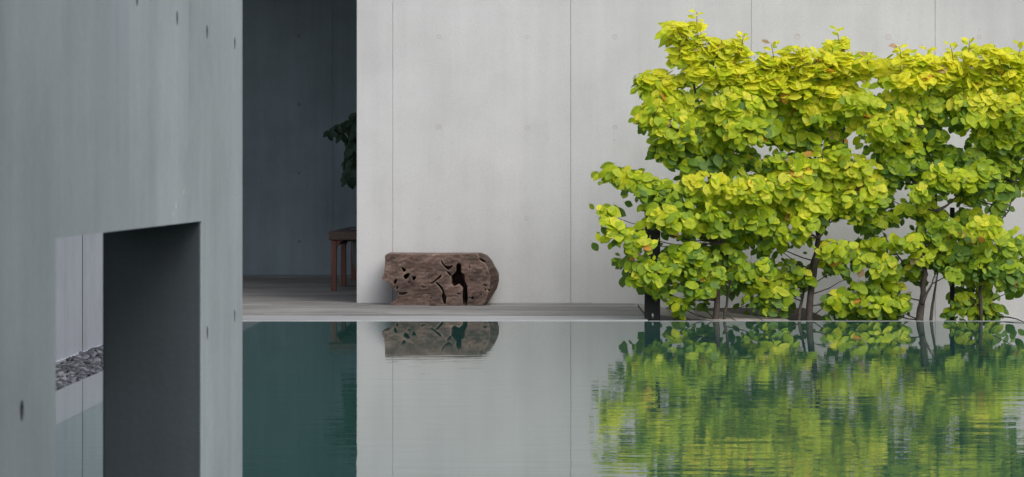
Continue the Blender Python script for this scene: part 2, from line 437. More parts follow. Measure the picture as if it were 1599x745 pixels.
# diagonal band of brown grey slabs (depth at X for its back and front edge)
def backY(x): return np.interp(x, [.632, .80, 1.12, 1.36, 1.6], [21.25, 20.45, 19.9, 19.0, 18.66])
def frontY(x): return np.interp(x, [.632, .72, 1.03, 1.12], [20.05, 19.36, 18.66, 18.64])
pav = empty('paving', (1, 20, 0), kind='structure')
cuts = [.636, .80, .965, 1.13, 1.29, 1.45]
for a, c in zip(cuts[:-1], cuts[1:]):
    a += .003; c -= .003; m_ = (a+c)/2
    pts = [(a, max(frontY(a), 18.64)), (m_, max(frontY(m_), 18.64)), (c, max(frontY(c), 18.64)), (c, backY(c)), (m_, backY(m_)), (a, backY(a))]
    o = slab(pts, R.uniform(-.002, .001), -.16, M_paver, 'paving_slab'); o.parent = pav; o.location = -Vector(pav.location)
# pebbles between side wall and pool
def pebbles():
    bm = bmesh.new(); box(bm, -2.208, -1.882, 6, 18.5, -.3, -.045)
    tag(mesh_obj('pebble_bed', bm, M_soil), kind='structure')
    vs, fs = [], []
    t = bmesh.new(); bmesh.ops.create_icosphere(t, subdivisions=2, radius=1)
    bv = [v.co.copy() for v in t.verts]; bf = [[v.index for v in f.verts] for f in t.faces]; t.free()
    for i in range(6500):
        y = R.uniform(9.5, 18.4); x = R.uniform(-2.195, -1.90); lay = R.random()
        z = -.055+.042*lay
        s = R.uniform(.010, .019)
        e = Euler((R.uniform(-.5, .5), R.uniform(-.5, .5), R.uniform(0, 6.3))).to_matrix()
        base = len(vs); sd_ = Vector((i*1.7, 0, 0))
        for v in bv:
            q = v*(1+.22*noise.noise(v*1.3+sd_))
            q = Vector((q.x*s*1.35, q.y*s*.95, q.z*s*.62)); q = e @ q
            vs.append((x+q.x, y+q.y, z+q.z))
        fs += [[base+k for k in f] for f in bf]
    me = bpy.data.meshes.new('pebbles'); me.from_pydata(vs, [], fs); me.materials.append(M_pebble)
    for p in me.polygons: p.use_smooth = True
    o = link(bpy.data.objects.new('pebbles', me)); tag(o, 'grey pebbles filling the strip along the side wall', 'pebbles', kind='stuff')
pebbles()

# ------------------------------------------------------------------ stump seat
M_stump, n, l, b = newmat('old_root_wood')
tc = n.new('ShaderNodeNewGeometry'); g = tc.outputs['Position']
rot = n.new('ShaderNodeMapping'); rot.inputs['Rotation'].default_value = (0, .6, 0); l.new(g, rot.inputs[0])
wv = nz(n, l, rot.outputs[0], 6, 7, .7, (1.0, 1, 5.5))
r0 = ramp(n, [(.30, (.072, .043, .035)), (.5, (.160, .098, .079)), (.70, (.27, .19, .155))]); l.new(wv, r0.inputs[0])
bl = ramp(n, [(.35, .6), (.6, 1.1)]); l.new(nz(n, l, g, 7, 4), bl.inputs[0])
c = mixc(n, l, 1.0, r0.outputs[0], bl.outputs[0], 'MULTIPLY')
pt = ramp(n, [(.51, 0.0), (.56, 1.0)]); l.new(tc.outputs['Pointiness'], pt.inputs[0])
c = mixc(n, l, pt.outputs[0], c, (.30, .225, .18))
ba = n.new('ShaderNodeAttribute'); ba.attribute_name = 'bark'
c = mixc(n, l, ba.outputs['Fac'], c, mixc(n, l, 1.0, c, (.50, .47, .47), 'MULTIPLY'))
pa = ramp(n, [(.42, 1.0), (.60, .45)]); l.new(nz(n, l, g, 11, 5, .7), pa.inputs[0])
c = mixc(n, l, .75, c, mixc(n, l, 1.0, c, pa.outputs[0], 'MULTIPLY'))
vw = n.new('ShaderNodeMix'); vw.data_type = 'RGBA'; vw.inputs[0].default_value = .16; l.new(g, vw.inputs[6])
nc = n.new('ShaderNodeTexNoise'); nc.inputs['Scale'].default_value = 9; nc.inputs['Detail'].default_value = 5; l.new(g, nc.inputs['Vector']); l.new(nc.outputs['Color'], vw.inputs[7])
vo = n.new('ShaderNodeTexVoronoi'); vo.feature = 'DISTANCE_TO_EDGE'; vo.inputs['Scale'].default_value = 9; l.new(vw.outputs[2], vo.inputs['Vector'])
cr = ramp(n, [(.010, 1.0), (.030, 0.0)]); l.new(vo.outputs['Distance'], cr.inputs[0])
ck = ramp(n, [(.50, 0.0), (.58, 1.0)]); l.new(nz(n, l, g, 6, 3), ck.inputs[0]); ck.color_ramp.elements[1].color = (.25, .25, .25, 1)
cm = n.new('ShaderNodeMath'); cm.operation = 'MULTIPLY'; l.new(cr.outputs[0], cm.inputs[0]); l.new(ck.outputs[0], cm.inputs[1])
c = mixc(n, l, cm.outputs[0], c, (.03, .02, .017))
l.new(c, b.inputs['Base Color']); b.inputs['Roughness'].default_value = .7
bp = n.new('ShaderNodeBump'); bp.inputs['Strength'].default_value = .6; bp.inputs['Distance'].default_value = .006
l.new(wv, bp.inputs['Height']); l.new(bp.outputs[0], b.inputs['Normal'])

def stump():
    YF = 20.88; s = YF/F
    def P(zx, zy):   # crop pixel -> X, Z
        px = 570+zx/3.725; py = 370+zy/3.725
        return ((px-PX)*s, EYE-(py-PY)*s)
    outl = [(116, 108), (130, 97), (250, 98), (400, 99), (540, 98), (668, 98), (704, 112), (736, 150), (760, 190), (774, 225), (776, 262), (762, 308), (738, 348), (716, 380), (700, 398),
            (560, 399), (400, 398), (240, 399), (150, 398), (146, 388), (176, 368), (186, 340), (184, 308), (154, 294), (142, 264), (98, 250), (96, 236), (110, 214), (114, 165)]
    bm = bmesh.new()
    def prism(bm, poly, y0, y1, shrink_back=1.0, dx=0, dz=0):
        pts = [P(*p) for p in poly]
        cx = sum(p[0] for p in pts)/len(pts); cz = sum(p[1] for p in pts)/len(pts)
        a = [bm.verts.new((x, y0, z)) for x, z in pts]
        c = [bm.verts.new((cx+(x-cx)*shrink_back+dx, y1, cz+(z-cz)*shrink_back+dz)) for x, z in pts]
        n_ = len(pts)
        f1 = bm.faces.new(a); f2 = bm.faces.new(c[::-1])
        fs = [f1, f2]+[bm.faces.new((a[i], c[i], c[(i+1) % n_], a[(i+1) % n_])) for i in range(n_)]
        bmesh.ops.recalc_face_normals(bm, faces=fs)
        bmesh.ops.triangulate(bm, faces=[f1, f2])
    prism(bm, outl, YF, YF+.36)
    o = mesh_obj('wooden_stump', bm, M_stump)
    cav = [ ([(205, 172), (222, 178), (238, 186), (238, 200), (226, 208), (216, 196)], .09),
            ([(222, 228), (240, 214), (262, 212), (254, 236), (238, 252), (226, 246)], .13),
            ([(272, 230), (300, 228), (296, 244), (284, 260), (276, 250)], .10),
            ([(164, 262), (180, 240), (188, 240), (184, 268), (172, 280)], .05),
            ([(430, 116), (438, 128), (462, 166), (492, 170), (508, 162), (514, 170), (486, 196), (470, 186), (444, 158)], .05),
            ([(528, 160), (542, 146), (556, 156), (558, 200), (570, 224), (582, 262), (596, 290), (600, 360), (596, 402), (572, 402), (566, 350), (570, 300), (548, 276), (516, 292), (502, 276), (498, 224), (520, 206), (530, 196)], .22),
            ([(372, 276), (440, 216), (448, 222), (440, 236), (384, 280)], .045),
            ([(404, 262), (414, 256), (452, 290), (468, 330), (478, 350), (470, 398), (458, 398), (446, 346), (452, 316), (424, 280)], .06),
            ([(320, 282), (330, 280), (344, 290), (372, 288), (372, 294), (336, 298)], .025),
            ([(660, 112), (676, 124), (706, 146), (704, 154), (680, 146), (662, 128)], .05),
            ([(528, 326), (560, 332), (562, 340), (534, 336)], .04),
            ([(686, 270), (708, 280), (706, 290), (690, 282)], .05),
            ([(352, 330), (384, 322), (380, 330), (358, 338)], .02),
            ([(372, 360), (392, 344), (390, 356), (380, 364)], .02) ]
    cav += [([(476, 192), (500, 214), (502, 226), (494, 228), (472, 200)], .04), ([(186, 268), (194, 296), (188, 306), (180, 288)], .03),
            ([(192, 322), (246, 318), (250, 330), (222, 342), (196, 338)], .02), ([(604, 150), (612, 180), (608, 200), (602, 176)], .02),
            ([(560, 214), (574, 210), (584, 236), (574, 262)], .06), ([(300, 330), (318, 300), (322, 302), (308, 332)], .02), ([(232, 268), (262, 262), (268, 270), (236, 274)], .03),
            ([(640, 250), (652, 286), (648, 288), (636, 256)], .02), ([(410, 140), (420, 170), (416, 172), (406, 146)], .015)]
    for (cx, cy, rr) in [(625, 355, 9), (672, 338, 6), (722, 310, 8), (700, 309, 6), (590, 366, 10), (256, 188, 4), (330, 300, 4), (184, 298, 5)]:
        cav.append(([(cx+rr*math.cos(t*.785), cy+rr*math.sin(t*.785)) for t in range(8)], .06))
    for poly, d in cav:
        cb = bmesh.new(); prism(cb, poly, YF-.02, YF+d, .75)
        cut = mesh_obj('cutter', cb, M_stump); boolean(o, cut); bpy.data.objects.remove(cut)
    m = o.modifiers.new('r', 'REMESH'); m.mode = 'VOXEL'; m.voxel_size = .0035
    m2 = o.modifiers.new('s', 'SMOOTH'); m2.iterations = 2; m2.factor = .5
    bpy.context.view_layer.update(); baked(o)
    zt = P(300, 98)[1]
    zs = [P(0, q)[1] for q in (400, 350, 300, 230, 180, 97)]; xcs = [P(q, 0)[0] for q in (684, 706, 722, 728, 712, 652)]
    bark = o.data.attributes.new('bark', 'FLOAT', 'POINT')
    for v in o.data.vertices:
        c = v.co
        # rounded bark side at the right, behind a crease
        dx = c.x-float(np.interp(c.z, zs, xcs))
        if dx > 0:
            bark.data[v.index].value = min(1, dx/.006)
            f = max(0, 1-(c.y-YF)/.30); c.y += (min(dx, .004)*2.0+dx*1.0+.45*noise.noise(c*14)*min(dx, .03))*f
        n1 = noise.noise(c*9); n2 = noise.noise(Vector((c.x*22, c.y*8, c.z*60)))
        k = min(1, abs(zt-c.z)/.02)*(1 if c.z > .01 else 0)
        c.y += .009*n1*1.3+.003*n2+.002*noise.noise(c*55); c.x += .004*noise.noise(c*14+Vector((5, 0, 0)))*k; c.z += .004*noise.noise(c*12+Vector((0, 9, 0)))*k
    for p in o.data.polygons: p.use_smooth = True
    o.data.materials.clear(); o.data.materials.append(M_stump)
    tag(o, 'low brown stump seat of old root wood with deep holes, standing against the pale wall', 'stump')
stump()

# ------------------------------------------------------------------ bench in the passage
def bench():
    Y0 = 23.58; s = Y0/F
    X0 = (513-PX)*s; zt = EYE-(362-PY)*s
    t = empty('bench', (X0+.25, Y0+1.2, 0), 'low dark wooden bench with reddish legs standing in the dark passage', 'bench')
    L = 2.62; Wd = .46
    bm = bmesh.new(); box(bm, X0, X0+Wd, Y0, Y0+L, zt-.062, zt, .006); mesh_obj('seat', bm, M_bench, t)
    bm = bmesh.new(); box(bm, X0+.02, X0+.05, Y0+.062, Y0+L-.06, zt-.105, zt-.0625, .002); mesh_obj('rail', bm, M_bench, t)
    bm = bmesh.new(); box(bm, X0+Wd-.05, X0+Wd-.02, Y0+.062, Y0+L-.06, zt-.105, zt-.0625, .002); mesh_obj('rail', bm, M_bench, t)
    for yy in (Y0+.015, Y0+1.16, Y0+2.45):
        for k, xx in enumerate((X0+.018, X0+Wd-.058)):
            lg = bmesh.new(); box(lg, xx, xx+.040, yy, yy+.045, 0.001, zt-.0625, .003)
            leg = mesh_obj('leg', lg, M_leg, t)
            # curved bracket in the corner
            bb = bmesh.new(); sg = 1 if k == 0 else -1; xa = xx+.0405 if k == 0 else xx-.0005
            pr = [(0, 0), (sg*.055, 0), (sg*.03, -.012), (sg*.012, -.03), (0, -.06)]
            a = [bb.verts.new((xa+p[0], yy+.006, zt-.063+p[1])) for p in pr]; c = [bb.verts.new((xa+p[0], yy+.038, zt-.063+p[1])) for p in pr]
            bb.faces.new(a); bb.faces.new(c[::-1])
            for i in range(5): bb.faces.new((a[i], c[i], c[(i+1) % 5], a[(i+1) % 5]))
            bmesh.ops.recalc_face_normals(bb, faces=bb.faces[:])
            mesh_obj('bracket', bb, M_leg, leg)
    # folded cloth on the seat
    bm = bmesh.new(); nx, ny = 10, 10; g_ = {}
    for i in range(nx+1):
        for j in range(ny+1):
            u = i/nx; v = j/ny
            h = .012+.05*min(1, u*1.6)*math.sin(math.pi*min(1, max(0, v)))**.5+.006*noise.noise(Vector((u*5, v*5, 0)))
            g_[i, j] = bm.verts.new((X0+.13+u*.26, Y0+.5+v*.4, zt+max(.002, h)))
    for i in range(nx):
        for j in range(ny): bm.faces.new((g_[i, j], g_[i+1, j], g_[i+1, j+1], g_[i, j+1]))
    r = bmesh.ops.extrude_face_region(bm, geom=bm.faces[:])
    for v in [e for e in r['geom'] if isinstance(e, bmesh.types.BMVert)]: v.co.z = zt+.001
    bmesh.ops.recalc_face_normals(bm, faces=bm.faces[:])
    tag(mesh_obj('cushion', bm, M_cloth, smooth=True), 'grey cushion lying on the dark bench in the passage', 'cushion')
bench()

# ------------------------------------------------------------------ leaf meshes
def leaf_geo(k, droop=.16, cup=.05, narrow=.335):
    "unit leaf: base at origin, tip at +Y 1.0, face +Z"
    rr = random.Random(100+k)
    asp = narrow*rr.uniform(.84, 1.12); dr = droop*rr.uniform(.2, 1.5); cu = cup*rr.uniform(.4, 1.5); tw = rr.uniform(-.12, .12)
    rows = [0, .12, .34, .58, .80, 1.0]; wd = [.06, .55, .96, 1.0, .66, 0.0]
    vs = []; fs = []; idx = []
    for y, w_ in zip(rows, wd):
        zc = -dr*y*y
        row = []
        if w_ == 0:
            vs.append((tw*y, y, zc)); row = [len(vs)-1]
        else:
            for sx in (-1, 0, 1):
                wobble = 1+rr.uniform(-.06, .06)
                vs.append((sx*w_*asp*wobble+tw*y, y, zc+abs(sx)*cu*w_*.45+rr.uniform(-.01, .01)*abs(sx))); row.append(len(vs)-1)
        idx.append(row)
    for i in range(len(idx)-1):
        a, b_ = idx[i], idx[i+1]
        if len(b_) == 1:
            fs += [[a[0], a[1], b_[0]], [a[1], a[2], b_[0]]]
        else:
            fs += [[a[0], a[1], b_[1], b_[0]], [a[1], a[2], b_[2], b_[1]]]
    # petiole
    b0 = len(vs); vs += [(-.015, -.18, .02), (.015, -.18, .02), (.012, 0, 0), (-.012, 0, 0)]; fs.append([b0, b0+1, b0+2, b0+3])
    return vs, fs
GEO = [leaf_geo(k) for k in range(7)]
LM = {}
def leaf_mesh(shape, ci):
    if (shape, ci) not in LM:
        me = bpy.data.meshes.new('leaf'); me.from_pydata(GEO[shape][0], [], GEO[shape][1]); me.materials.append(LEAF[ci])
        for p in me.polygons: p.use_smooth = True
        LM[shape, ci] = me
    return LM[shape, ci]

# ------------------------------------------------------------------ hedge trees
# leafy sprays: photo position, radii, lightness of the leaf colour (1 = young yellow, 0 = deep green)
CL = [(1068,44,26,10,.95),(1052,56,11,5,.8),(1054,67,12,5,.7),(1072,88,24,12,.8),(1100,76,26,20,.85),(1138,80,26,18,.95),(1112,112,44,24,.9),
(1034,132,34,22,.85),(1008,128,18,8,.7),(1160,115,40,28,.9),(1215,106,38,28,.95),(1268,100,36,22,1),(1308,72,20,9,.9),(1318,98,34,18,1),(1284,132,48,22,.95),
(1378,110,46,16,1),(1425,98,30,16,1),(1465,112,40,20,1),(1420,125,40,16,.9),(1484,100,10,14,1),(1540,88,36,16,1),(1505,112,30,16,1),(1582,102,26,18,1),(1535,125,48,22,.95),(1590,135,22,26,.9),
(1035,165,30,20,.7),(1080,165,40,24,.75),(1060,203,40,26,.6),(1040,238,24,18,.4),(1068,232,20,16,.45),(1110,203,40,26,.65),(1150,165,40,28,.68),(1165,205,34,26,.6),
(1120,235,22,12,.4),(1163,248,22,18,.28),(1140,258,16,12,.3),(1210,165,38,28,.68),(1240,193,38,26,.62),(1222,218,22,10,.55),(1280,172,40,28,.8),(1288,208,26,18,.5),(1318,165,26,20,.75),
(1350,163,34,16,.65),(1345,190,22,16,.8),(1388,195,42,22,.78),(1400,162,34,20,.6),(1440,165,30,24,.5),(1400,230,36,24,.55),(1448,205,28,22,.38),(1456,238,20,16,.28),
(1500,145,36,14,.65),(1530,162,38,26,.85),(1552,205,36,26,.62),(1590,185,26,40,.62),(1572,245,36,26,.35),(1500,246,32,10,.12),(1475,160,18,20,.45),(1300,240,10,6,.5),(1304,228,12,6,.4),
(958,272,22,10,.78),(992,283,24,14,.72),(1000,304,12,9,.25),(1030,296,26,15,.42),(1055,312,28,18,.4),(1045,342,38,22,.78),(1014,322,16,8,.5),
(944,330,18,9,.72),(958,362,24,20,.72),(994,378,28,18,.75),(974,408,14,8,.18),(1000,418,12,7,.3),
(1100,288,36,20,.88),(1122,312,32,20,.9),(1092,342,28,20,.62),(1120,352,16,26,.5),(1075,358,18,14,.45),
(1172,298,42,20,.85),(1202,318,38,20,.85),(1180,345,38,22,.58),(1226,286,28,18,.72),(1246,272,26,22,.85),(1246,320,28,22,.8),(1236,366,22,16,.75),(1190,372,28,18,.45),(1214,384,18,10,.6),(1160,372,20,14,.4),
(1090,258,24,10,.28),(1200,262,20,12,.6),(1218,250,26,12,.6),(1268,258,30,22,.8),(1300,284,38,26,.85),(1330,260,36,18,.95),(1345,296,34,26,.88),(1268,318,24,22,.88),(1254,350,20,18,.8),(1300,322,26,16,.7),(1280,345,10,18,.3),
(1326,334,22,12,.75),(1370,300,20,26,.38),(1372,344,32,14,.62),(1355,350,10,8,.3),(1384,275,18,16,.38),(1410,326,16,8,.7),(1430,262,26,14,.28),(1398,262,18,12,.3),
(1440,300,18,14,.65),(1448,325,18,14,.6),(1456,343,26,11,.5),(1482,358,18,10,.6),(1466,392,20,26,.48),(1452,370,14,8,.5),(1480,275,28,18,.72),(1505,284,28,18,.65),(1535,272,28,22,.42),(1512,302,18,12,.3),
(1575,276,26,22,.32),(1560,318,12,20,.35),(1515,342,24,14,.55),(1540,354,26,16,.85),(1495,380,32,22,.5),(1500,414,32,20,.5),(1488,430,14,14,.5),(1552,384,36,24,.6),(1582,390,24,28,.45),(1570,428,32,24,.33),(1590,450,12,10,.15),(1535,418,26,18,.38),
(1530,448,26,16,.4),(1525,476,38,20,.58),(1498,490,14,8,.3),(1535,492,30,8,.4),
(1312,393,28,16,.82),(1288,408,14,12,.45),(1342,398,26,14,.7),(1375,383,32,12,.6),(1366,414,32,18,.7),(1386,432,20,18,.7),(1326,434,8,6,.3),(1420,382,22,14,.72),(1438,398,18,14,.8),(1426,430,16,9,.4),(1310,420,14,6,.3),
(1340,455,34,14,.5),(1304,470,20,14,.78),(1360,478,40,16,.62),(1396,458,22,16,.65),(1300,494,18,5,.1),(1400,478,22,10,.62),(1368,492,26,7,.5),(1330,486,24,10,.3),
(1020,424,32,24,.66),(1060,414,32,20,.6),(1024,455,22,12,.42),(1075,396,32,14,.5),(1095,428,36,24,.55),(1086,454,28,12,.5),(1100,475,8,7,.15),(1058,478,16,12,.75),(1062,492,7,7,.6),
(1130,396,32,18,.42),(1150,426,32,18,.5),(1182,418,26,16,.58),(1202,444,30,16,.75),(1236,442,22,16,.62),(1258,430,18,12,.62),(1216,464,22,14,.62),(1180,472,22,14,.38),(1206,488,14,8,.4),(1228,412,14,8,.5),(1128,448,16,10,.45),(1158,448,14,8,.45)]
CL = [(c if len(c) == 5 else c) for c in CL]
CL += [(1578,165,26,22,.8),(1500,175,20,14,.55),(1522,186,24,12,.6),(1585,222,22,24,.42),(1556,236,24,14,.4),(1412,206,20,14,.6),(1010,186,16,12,.6),(1100,232,18,12,.4),(1250,222,20,10,.5),(1195,190,20,20,.6),(1130,180,24,20,.65),(1548,262,30,14,.35),(1240,140,40,20,.9),(1310,122,30,14,.95),(1200,135,30,20,.85)]
TREES = [dict(base=(1117, 502), Y=18.78, trunk=[(1117,502),(1120,470),(1122,430),(1126,380),(1120,330),(1108,280),(1100,240),(1092,190),(1085,140),(1078,90),(1070,50)], r=.019,
              extra=[[(1130,500),(1136,465),(1142,430),(1136,400)], [(1126,380),(1150,345),(1160,300),(1168,240),(1164,180),(1150,110)]],
              label='leftmost hedge tree, dark stem beside the black post, long sprays reaching left'),
         dict(base=(1262, 502), Y=18.86, trunk=[(1262,502),(1266,460),(1273,410),(1278,370),(1274,330),(1262,290),(1258,250),(1250,200),(1240,150),(1230,100)], r=.022,
              extra=[[(1246,502),(1252,470),(1264,420),(1275,380)], [(1278,372),(1292,350),(1302,320),(1316,270),(1318,200),(1312,130),(1308,80)], [(1262,290),(1272,250),(1280,225),(1290,190)]],
              label='second hedge tree from the left, single stem forking above a leafless gap'),
         dict(base=(1434, 502), Y=18.82, trunk=[(1434,502),(1440,470),(1444,430),(1446,390),(1442,350),(1440,320),(1446,280),(1448,240),(1444,190),(1430,120)], r=.021,
              extra=[[(1446,385),(1458,370),(1462,330),(1462,280),(1460,240),(1468,180),(1470,110)], [(1452,502),(1458,465),(1463,435),(1464,400)], [(1440,475),(1452,450),(1460,430)],
                     [(1462,330),(1480,320),(1500,300)], [(1440,400),(1400,420),(1370,460)], [(1446,300),(1410,270),(1380,220)], [(1442,200),(1420,190),(1395,185)]],
              label='third hedge tree, two thin crossing stems rising in an open gap'),
         dict(base=(1533, 502), Y=18.9, trunk=[(1533,502),(1530,460),(1536,410),(1545,360),(1555,300),(1560,240),(1556,180),(1548,110)], r=.010,
              extra=[[(1545,360),(1575,330),(1590,260),(1595,180),(1585,110)], [(1530,440),(1510,400),(1500,350)]],
              label='rightmost hedge tree, cut by the picture edge, its stem hidden behind low leaves')]
def tree_of(cx):
    return 0 if cx < 1187 else 1 if cx < 1347 else 2 if cx < 1493 else 3
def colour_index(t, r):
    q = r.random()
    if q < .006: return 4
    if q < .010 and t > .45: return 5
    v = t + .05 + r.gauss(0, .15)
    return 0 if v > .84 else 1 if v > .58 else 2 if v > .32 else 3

def build_tree(ti, T, group):
    r = random.Random(40+ti)
    Y = T['Y']; b = at(T['base'][0], T['base'][1], Y); b.z = -.05
    root = empty('hedge_tree', b, T['label'], 'tree', group)
    polys = []
    def lift(pts, j=.0): return [at(x, y, Y + (min(.30, .08*i) + r.uniform(-j, j) if i else 0)) for i, (x, y) in enumerate(pts)]
    tr = lift(T['trunk'], .05); tr[0].z = -.06
    n_ = len(tr)
    def refine(pts):
        out = []
        for a, c in zip(pts[:-1], pts[1:]):
            for k in range(3):
                p = a.lerp(c, k/3); out.append(p + Vector((r.uniform(-1, 1), r.uniform(-1, 1), 0))*(.004 if k else 0))
        return out+[pts[-1]]
    tp = refine(tr)
    bm = bmesh.new(); tube(bm, tp, [T['r']*(1-.85*(i/(len(tp)-1))**.7)*r.uniform(.9, 1.08)+.002 for i in range(len(tp))], 9, wob=.08)
    mesh_obj('trunk', bm, M_bark, root, smooth=True)
    polys.append(tp)
    for e in T['extra']:
        ep = refine(lift(e, .04)); 
        if e[0][1] > 495: ep[0].z = -.06
        bm = bmesh.new(); tube(bm, ep, [max(.003, T['r']*.52*(1-.8*i/(len(ep)-1))) for i in range(len(ep))], 7, wob=.1)
        mesh_obj('branch', bm, M_bark, root, smooth=True); polys.append(ep)
    leaves = []   # (matrix, shape, colour, score)
    tw = bmesh.new()
    skel = [p for pl in polys for p in pl]
    mine = [c_ for c_ in CL if tree_of(c_[0]) == ti]
    links = []      # loose leaves bridging neighbouring sprays
    for i_, A in enumerate(mine):
        for B in mine[i_+1:]:
            dd = math.hypot(A[0]-B[0], A[1]-B[1])
            if 12 < dd < 56 and dd < 1.25*((A[2]+B[2])/2+(A[3]+B[3])/2):
                f = r.uniform(.35, .65); links.append((A[0]*f+B[0]*(1-f), A[1]*f+B[1]*(1-f), 17, 13, (A[4]+B[4])/2-.05, 1))
    r.shuffle(links); links = links[:int(len(mine)*.75)]
    for ci, C_ in enumerate(mine+links):
        cx, cy, rx, ry, tone = C_[:5]; loose = len(C_) == 6
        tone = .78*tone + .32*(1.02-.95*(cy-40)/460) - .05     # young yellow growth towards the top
        dep = Y + r.uniform(-.09, .09) - (.05 if tone > .6 else -.05)
        if cx < 1090 and cy > 300: dep -= .12
        if tone < .45 and r.random() < .5: dep += .12
        c = at(cx, cy, dep); ax = 1.03*rx*Y/F; az = 1.0*ry*Y/F; ay = min(.11, .30*(ax+az)) * r.uniform(.6, 1.2)
        # branch from the skeleton up to the spray
        cand = [p for p in skel if p.z < c.z+.02] or skel
        a = min(cand, key=lambda p: (p-c).length + max(0, p.z-c.z+.05)*2)
        d = c-a
        if d.length > .04 and not loose:
            k = max(3, int(d.length/.05)); pts = [a + d*(i/k) + Vector((0, .12*math.sin(math.pi*i/k), -.05*d.length*math.sin(math.pi*i/k))) + Vector((r.uniform(-1, 1), r.uniform(-1, 1), r.uniform(-1, 1)))*(.006 if 0 < i < k else 0) for i in range(k+1)]
            bm = bmesh.new(); tube(bm, pts, [.0042*(1-.65*i/k) for i in range(k+1)], 6)
            mesh_obj('branch', bm, M_bark, root, smooth=True)
        area = math.pi*rx*ry
        if not loose and (cy < 118 or r.random() < .10):      # young shoot standing out of the spray, with its own small leaves
            for _ in range(max(1, int(rx/22)) if cy < 118 else 1):
                u0 = r.uniform(-.8, .8); s0 = c+Vector((u0*ax, -.02, az*.6)); s1 = s0+Vector((r.uniform(-.03, .03), 0, r.uniform(.035, .085)))
                tube(tw, [s0-Vector((0, 0, .05)), s0.lerp(s1, .5), s1], [.003, .002, .0012], 5, cap=False)
                for q_ in range(5):
                    h_ = s0.lerp(s1, .25+.18*q_); an = q_*2.4+r.uniform(-.4, .4)
                    tip = Vector((math.cos(an), .45*math.sin(an), r.uniform(.1, .8))).normalized(); nrm = Vector((-.4*math.cos(an), -.7, .8)); nrm = (nrm-tip*nrm.dot(tip)).normalized()
                    L = r.uniform(.035, .058)
                    leaves.append((Matrix.Translation(h_+tip*.008) @ Matrix((tip.cross(nrm), tip, nrm)).transposed().to_4x4() @ Matrix.Scale(L, 4), r.randrange(7), 5 if (q_ == 4 and r.random() < .3) else (0 if cy < 150 else 1), .02))
        nf = max(5, int(area/(30 if cy < 330 else 36))) if not loose else r.randint(8, 13); 
        for k in range(nf):
            # mostly on the outside of the spray, a fifth inside
            while True:
                u, w_ = r.uniform(-1, 1), r.uniform(-1, 1)
                if u*u+w_*w_ < 1: break
            if r.random() < (.40 if cy < 330 else .28): u *= r.uniform(1, 1.6); w_ *= r.uniform(1, 1.3)
            fr = math.sqrt(max(0, 1-u*u-w_*w_)); inner = r.random() < .28
            sy = -fr*(r.uniform(.55, 1) if not inner else r.uniform(-.8, .3))
            p = c + Vector((u*ax*.98, sy*ay, w_*az*.95))
            outw = Vector((u*.9, sy*.9, w_*.75))
            L = r.choice([.032, .044, .054, .062, .068, .074, .088])*r.uniform(.85, 1.1)
            if inner: L *= .9; sy += .5
            L *= 1.18 if cy < 150 else .92 if cy > 370 else 1.0
            tl = tone + .10*w_ - (.3 if inner else 0)  # lighter upward; inner leaves darker, shade of the gaps put into leaf colour
            if cy < 150: nrm = outw*.35 + Vector((r.gauss(0, .4), -.45+r.gauss(0, .3), .75+r.gauss(0, .25))); tipz = .05
            else: nrm = outw*.12 + Vector((r.gauss(0, .28), -.95+r.gauss(0, .24), .55+r.gauss(0, .28))); tipz = -.55
            nrm.normalize()
            tip = Vector((u*.6+r.gauss(0, .7), r.gauss(-.15, .3), tipz+w_*.4+r.gauss(0, .4)))
            tip = tip-nrm*tip.dot(nrm)
            if tip.length < .05: tip = Vector((1, 0, 0))-nrm*nrm.x
            tip.normalize(); side = tip.cross(nrm)
            Mx = Matrix((side, tip, nrm)).transposed().to_4x4()
            base = p - tip*L*.45
            Mx = Matrix.Translation(base) @ Mx @ Matrix.Scale(L, 4)
            if r.random() < .60:     # unseen rear leaves, added in darker tones to shade the wall
                dp = r.uniform(.12, 1.7); Mb = Mx.copy()
                Mb.translation = Mx.translation + Vector((r.uniform(-.05, .05), dp+.05, r.uniform(-.06, .03)))
                Mb.translation.x *= (p.y+dp)/p.y; Mb.translation.z = EYE+(Mb.translation.z-EYE)*(p.y+dp)/p.y
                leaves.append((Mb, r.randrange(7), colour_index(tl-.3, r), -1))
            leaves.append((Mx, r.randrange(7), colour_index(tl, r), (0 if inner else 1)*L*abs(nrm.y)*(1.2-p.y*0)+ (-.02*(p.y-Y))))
            if k % 4 == 0:
                q = base - tip*L*.18
                m1 = c.lerp(q, .5)+Vector((r.uniform(-.01, .01), r.uniform(-.01, .01), -.008))
                tube(tw, [c + Vector((0, .01, -.01)), m1, q], [.0022, .0016, .0009], 4, cap=False)
    o = mesh_obj('twigs', tw, M_twig, root); o['kind'] = 'stuff'
    leaves.sort(key=lambda t: -t[3])
    off = -Vector(b)
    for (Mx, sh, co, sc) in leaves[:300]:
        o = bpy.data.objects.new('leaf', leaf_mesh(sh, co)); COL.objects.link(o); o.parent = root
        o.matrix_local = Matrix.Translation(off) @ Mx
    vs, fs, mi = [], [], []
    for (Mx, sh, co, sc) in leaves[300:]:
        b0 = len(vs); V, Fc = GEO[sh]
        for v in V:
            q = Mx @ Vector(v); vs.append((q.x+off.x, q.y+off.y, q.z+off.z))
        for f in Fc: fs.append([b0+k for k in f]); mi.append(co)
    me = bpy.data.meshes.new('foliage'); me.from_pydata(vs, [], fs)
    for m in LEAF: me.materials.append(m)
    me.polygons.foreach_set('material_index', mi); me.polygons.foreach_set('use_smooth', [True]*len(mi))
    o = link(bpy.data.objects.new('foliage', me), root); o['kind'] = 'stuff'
    print('tree', ti, len(leaves))
for i, T in enumerate(TREES): build_tree(i, T, 'trees of the trained hedge along the pool')

